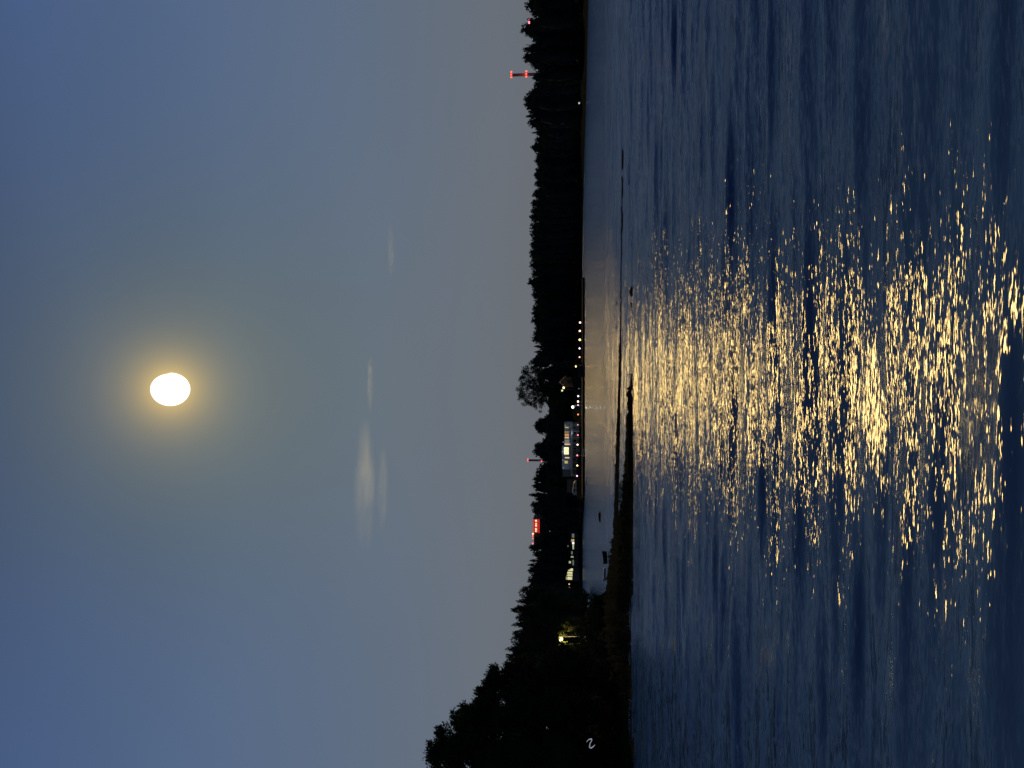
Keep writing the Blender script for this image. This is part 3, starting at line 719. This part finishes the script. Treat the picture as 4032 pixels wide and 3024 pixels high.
for a in [(2257, 2267, 1680, 1690), (2257, 2269, 1700, 1712), (2257, 2269, 1730, 1742), (2257, 2269, 1762, 1780), (2257, 2268, 1805, 1813)]:
    window(hs, a[0], a[1], a[2], a[3], M_glass, yf=.38)
# added fill lamps before the house front, put in to brighten its walls
for y, x, w_ in ((1705, 2254.5, 16), (1740, 2218, 16), (1812, 2216, 22), (1777, 2216, 16), (1840, 2218, 14), (1675, 2226, 14)):
    pl = B().ball((HX(y), -1.9 if w_ != 16 or x < 2250 else -1.2, HZ(x)), .10, 8).build("fill_lamp", lampmat((.55, .72, 1), 1.5), hs)
    ld = bpy.data.lights.new("fill_light", 'POINT'); ld.energy = w_ * 1.1; ld.color = (.62, .74, 1); ld.shadow_soft_size = .3
    lo = bpy.data.objects.new("fill_light", ld); COL.objects.link(lo); lo.parent = hs; lo.location = (HX(y), -3.2, HZ(x))
# small dark gabled house and its lit eave
Dg = 342.0; zb = ZA(2262, Dg); gx = XA(1504, Dg)
gh = root("small_house", (gx, Dg, zb), "small dark gabled house with a faintly lit eave under the airy tree", 'house')
w2 = (XA(1484, Dg) - XA(1525, Dg)) / 2; zt = ZA(2226, Dg) - zb; zr = ZA(2203, Dg) - zb
b_ = B().add([(-w2, 0, -2), (w2, 0, -2), (w2, 0, zt), (0, 0, zr), (-w2, 0, zt), (-w2, 7, -2), (w2, 7, -2), (w2, 7, zt), (0, 7, zr), (-w2, 7, zt)],
             [(0, 1, 2, 3, 4), (9, 8, 7, 6, 5), (1, 6, 7, 2), (0, 4, 9, 5), (0, 5, 6, 1)]); b_.build("wall", M_wood, gh)
b_ = B(); b_.tube((-w2 - .3, -.3, zt - .15), (0, -.3, zr + .08), .13); b_.tube((w2 + .3, -.3, zt - .15), (0, -.3, zr + .08), .13); b_.build("bargeboard", M_trim, gh)
b_ = B().add([(-w2 - .4, -.4, zt - .2), (0, -.4, zr + .1), (0, 7.4, zr + .1), (-w2 - .4, 7.4, zt - .2), (w2 + .4, -.4, zt - .2), (w2 + .4, 7.4, zt - .2)], [(0, 1, 2, 3), (1, 4, 5, 2)]); b_.build("roof", M_roof, gh)
B().box(-.7, .7, -.06, -.003, zt * .3, zt * .8).build("window", M_glass, gh)
# caravan / pale hull ashore, shed behind
D = 312.0; c = (XA(1922, D), D, ZA(2273, D))
cv = root("camper_van", c, "pale grey caravan parked on the lawn left of the blue house", 'caravan')
L = (1950 - 1893) / F * D; hh = (2273 - 2256) / F * D
prof = [(-L / 2, .25), (-L / 2 + .15, hh), (-L / 2 + .8, hh + .15), (L / 2 - 1.2, hh * .86), (L / 2 - .2, hh * .55), (L / 2, .35)]
V = [(x, 0, z) for x, z in prof] + [(x, 2.2, z) for x, z in prof]; n = len(prof)
Fc = [tuple(range(n)), tuple(range(2 * n - 1, n - 1, -1))] + [(i, n + i, n + (i + 1) % n, (i + 1) % n) for i in range(n)]
link("body", mesh("body", V, Fc, M_white), cv)
for sx in (-.9, .9): B().tube((sx, -.08, .18), (sx, .18, .18), .3, .3, 14).build("wheel", M_dark, cv)
B().box(-L * .25, -L * .05, -.03, -.002, hh * .5, hh * .8).build("window", M_glass, cv); B().box(L * .08, L * .22, -.03, -.002, hh * .5, hh * .76).build("window", M_glass, cv)
D = 330.0; zb = ZA(2268, D); sh = root("garden_shed", (XA(1915, D), D, zb), "dim grey flat-roofed shed behind the pale caravan", 'shed')
B().box(-2.8, 2.8, 0, 4, -2, 3.9).build("wall", M_metal, sh); B().box(-3, 3, -.2, 4.2, 3.903, 4.1).build("roof", M_roof, sh); B().box(-.5, .5, -.05, -.003, -.5, 1.8).build("door", M_wood, sh)

# ------------------------------------------------------------------ the long lit clubhouse
DH = 492.0; ZBH = ZA(2263, DH)
def HX(y): return XA(y, DH) - XA(2190, DH)
ch = root("clubhouse", (XA(2190, DH), DH, ZBH), "long low clubhouse with glowing glass front seen through the trees", 'building')
B().box(HX(2288), HX(2098), 0, 10, -3, HZ(2234)).build("wall", M_slate, ch); B().box(HX(2291), HX(2095), -1.2, 10.5, HZ(2234) + .003, HZ(2231)).build("roof", M_roof, ch)
E1 = emis("glazing_cream", (1, .93, .48), .88, .25, .35); E2 = emis("glazing_green", (.80, .95, .55), .62, .4, .5); E3 = emis("glazing_amber", (1, .72, .28), .72, .3, .5); E4 = emis("wall_wash", (.45, .52, .42), .30, .25, .3); E5 = emis("glazing_white", (1, .95, .85), 1.4, .1, .5)  # wall wash panes: lamplight on the wall put in as glow, no glazing
for a in [(2237, 2256, 2239, 2249, E1, 1), (2232, 2254, 2252, 2257, E1), (2231, 2254, 2258.5, 2263, E1), (2230, 2254, 2265, 2270, E1), (2229, 2253, 2272.5, 2283, E1, 1),
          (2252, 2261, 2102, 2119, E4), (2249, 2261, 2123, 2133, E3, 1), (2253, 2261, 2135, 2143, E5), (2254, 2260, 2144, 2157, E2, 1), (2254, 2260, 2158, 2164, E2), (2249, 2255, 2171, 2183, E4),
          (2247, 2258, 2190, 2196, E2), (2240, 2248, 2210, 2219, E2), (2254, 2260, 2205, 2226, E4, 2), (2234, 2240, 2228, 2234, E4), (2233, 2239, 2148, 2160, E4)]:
    window(ch, a[0], a[1], a[2], a[3], a[4], mull=a[5] if len(a) > 5 else 0, frame=M_roof)
for i, (y, x, rgb) in enumerate([(2300, 2241, (1, .85, .5)), (2313, 2242, (.9, .5, .25)), (2331, 2237, (1, .72, .3)), (2092, 2165, (.35, .45, .45))]):
    p = P(x, y, 486); lab = ["cream globe lamp just left of the clubhouse", "dim brown lamp, middle of the three left of the clubhouse", "amber globe lamp, farthest left beyond the clubhouse", "faint bluish lamp high in the trees right of the clubhouse"][i]
    zb = ground_at(y, 486); rt = root("garden_lamp", (p.x, 486, zb), lab, 'lamp', "globe lamps around the clubhouse")
    h_ = p.z - zb; B().tube((0, 0, -.3), (0, 0, h_ - .4), .06, .05).build("post", M_metal, rt); B().ball((0, 0, h_), .42, 10).build("globe", lampmat(rgb, [1.0, .35, .8, .15][i]), rt, smooth=True)
# dark trunks that break up the lit front
for i, y in enumerate((2121, 2166, 2187, 2201, 2236)):
    tree(y, 2195 + 6 * (i % 3), 34, 'o', f"slim dark tree before the lit clubhouse, {ORD[i]} one from its right end", "slim trees before the clubhouse", 487, base=.45)

# ------------------------------------------------------------------ smokestacks and the red-lit works
E_red = emis("beacon_red", (1, .06, .03), 5.0); E_red2 = emis("beacon_red_dim", (1, .12, .14), 2.2); E_redhot = emis("beacon_white_hot", (1, .24, .13), 6.0)
def stack(yc, D, xtop, wtop, wbot, rings, label, m_=M_conc, em=None, rad=3.0):
    em = em or E_red; px = D / F; zg = 20.0; c = P(HOR, yc, D); zt = ZA(xtop, D)
    rt = root("smokestack", (c.x, D, zg), label, 'smokestack')
    B().lathe((0, 0, 0), [(wbot * px / 2, 0), ((wtop + wbot) * px / 4, (zt - zg) * .5), (wtop * px / 2, zt - zg - 1), (wtop * px / 2 * 1.12, zt - zg - .9), (wtop * px / 2 * 1.12, zt - zg)], 20).build("shaft", m_, rt, smooth=True)
    for (x, ys) in rings:
        z = ZA(x, D) - zg; rr = (wtop + (wbot - wtop) * (1 - z / (zt - zg))) * px / 2
        B().lathe((0, 0, z - 1.4), [(rr + 1.0, 0), (rr + 1.0, .3), (rr + .1, .31)], 20).build("gallery", M_metal, rt)
        for y in ys:
            B().ball((P(HOR, y, D).x - c.x, -rr - .4, z), rad * px * 1.0, 10).build("beacon", em, rt, smooth=True)
stack(286.5, 1500, 2010, 11, 15, [(2014, (276, 287, 297)), (2073, (276, 287, 297)), (2138, (271,))], "tall pale smokestack ringed with six red lamps above the right-hand trees")
stack(1814, 2100, 2077, 8, 10, [(2079, (1809, 1816)), (2133, (1817,))], "small distant smokestack with three red lamps above the blue house", em=E_red2, rad=2.4)
stack(78, 1300, 2082, 15, 22, [(2084, (73, 82, 88))], "short broad smokestack with red lamps half hidden in trees near the photo's top", m_=M_roof, em=emis("beacon_pink", (1, .12, .18), 5.0), rad=2.8)
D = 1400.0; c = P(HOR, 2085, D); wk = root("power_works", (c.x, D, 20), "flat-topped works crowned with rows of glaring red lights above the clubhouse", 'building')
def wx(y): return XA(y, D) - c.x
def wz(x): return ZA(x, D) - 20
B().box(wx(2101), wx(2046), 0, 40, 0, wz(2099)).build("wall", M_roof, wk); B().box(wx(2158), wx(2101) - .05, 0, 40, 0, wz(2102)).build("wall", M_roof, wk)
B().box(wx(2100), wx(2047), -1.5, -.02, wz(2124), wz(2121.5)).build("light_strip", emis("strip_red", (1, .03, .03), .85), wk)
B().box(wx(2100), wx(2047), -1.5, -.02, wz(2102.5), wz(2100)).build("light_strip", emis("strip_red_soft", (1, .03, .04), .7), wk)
B().box(wx(2100), wx(2047), -.4, -.02, wz(2120), wz(2104)).build("wall_glow", emis("wall_glow_red", (.62, .004, .012), .45, .5, .08), wk)  # red lamplight on the wall, put in as a glowing sheet
for y, x, r_, e_ in ((2052, 2111, 4.2, E_redhot), (2064, 2111, 3.4, E_redhot), (2071.5, 2111, 3.8, E_redhot), (2085, 2110.5, 4.2, E_redhot), (2093, 2110.5, 3.6, E_redhot), (2103.5, 2099, 4.2, E_redhot), (2112, 2098, 2.8, E_red), (2122, 2098.5, 3.2, E_red2), (2141.5, 2098, 4.0, E_red2), (2152, 2098.5, 3.4, E_red2)):
    B().ball((wx(y), -3, wz(x)), r_ * D / F * .72, 10).build("beacon", e_, wk, smooth=True)

# ------------------------------------------------------------------ moon and thin clouds
DM = 30000.0
mp_ = Vector((0, 0, H)) + MOON * DM; rm = DM * math.tan(R(1.22))
b_ = B().ball((0, 0, 0), 1, 48); v = np.array(b_.v)
up = np.array((-MOON).cross(Vector((1, 0, 0))).normalized()); rt_ = np.array([1.0, 0, 0]); fw = np.array(MOON)
a_ = v @ np.array([0, 0, 1.0]); e_ = v[:, 0]; f_ = v[:, 1]
sq = np.where(e_ > 0, .92 - .05 * (a_ > 0), .95)
V = (np.outer(e_ * sq, rt_) + np.outer(f_ * .9, fw) + np.outer(a_ * 1.03, up if up[2] > 0 else -up)) * rm
E_moon = emis("moon_surface", (1, .97, .90), 1.7, .12, 3.0 / rm)
mo = link("moon", mesh("moon", V, [list(f) for f in b_.f], E_moon, True), None, mp_); mo.visible_shadow = False   # the moon cannot shade its own light
tag(mo, "glaring white moon hanging in the hazy sky above the lake", 'moon')

def cloud(x0, x1, y0, y1, dens, label, seed, D=9000.0):
    px = D / F; c = P((x0 + x1) / 2, (y0 + y1) / 2, D); sx = (y1 - y0) / 2 * px; sz = (x1 - x0) / 2 * px
    b_ = B().ball((0, 0, 0), 1, 24); v = np.array(b_.v) * np.array([sx, sx * .35, sz])
    m = bpy.data.materials.new("thin_cloud"); m.use_nodes = True; t = m.node_tree; t.nodes.clear()
    tc = N(t, 'ShaderNodeTexCoord')
    nv = VM(t, 'MULTIPLY', tc.outputs['Object'], (1 / sx, 1 / (sx * .35), 1 / sz))
    ln = N(t, 'ShaderNodeVectorMath', operation='LENGTH'); t.links.new(nv, ln.inputs[0])
    fall = N(t, 'ShaderNodeMapRange', interpolation_type='SMOOTHSTEP', inp={'From Min': 1.0, 'From Max': .35, 'To Min': 0, 'To Max': 1}); t.links.new(ln.outputs['Value'], fall.inputs['Value'])
    nz = N(t, 'ShaderNodeTexNoise', inp={'Scale': 1.0, 'Detail': 6.0, 'Distortion': 1.2})
    t.links.new(VM(t, 'ADD', VM(t, 'MULTIPLY', tc.outputs['Object'], (1.8 / sx, 1.5 / sx, 4.2 / sz)), (seed * 3.1, 0, seed * 1.7)), nz.inputs['Vector'])
    gt = N(t, 'ShaderNodeMapRange', inp={'From Min': .42, 'From Max': .68, 'To Min': .0, 'To Max': 1.0}); t.links.new(nz.outputs[0], gt.inputs['Value'])
    vs = N(t, 'ShaderNodeVolumeScatter'); vs.inputs['Color'].default_value = (.66, .82, 1, 1); vs.inputs['Anisotropy'].default_value = .82
    t.links.new(M(t, 'MULTIPLY', M(t, 'MULTIPLY', fall.outputs[0], gt.outputs[0]), dens / (sx * .35)), vs.inputs['Density'])
    out = N(t, 'ShaderNodeOutputMaterial'); t.links.new(vs.outputs[0], out.inputs['Volume'])
    o = link("cloud", mesh("cloud", v, [list(f) for f in b_.f], m, True), None, c); tag(o, label, 'cloud', "thin clouds low in the sky")
cloud(1392, 1482, 1600, 2230, .14, "largest pale wispy cloud, low in the sky left of the moon", 1)
cloud(1447, 1467, 1370, 1640, .16, "thin streak of cloud directly below the moon", 2)
cloud(1526, 1552, 830, 1130, .09, "faint thin cloud streak right of the moon, low in the sky", 3)
cloud(1490, 1524, 1700, 2140, .12, "faint veil of cloud just under the largest wispy cloud", 4)
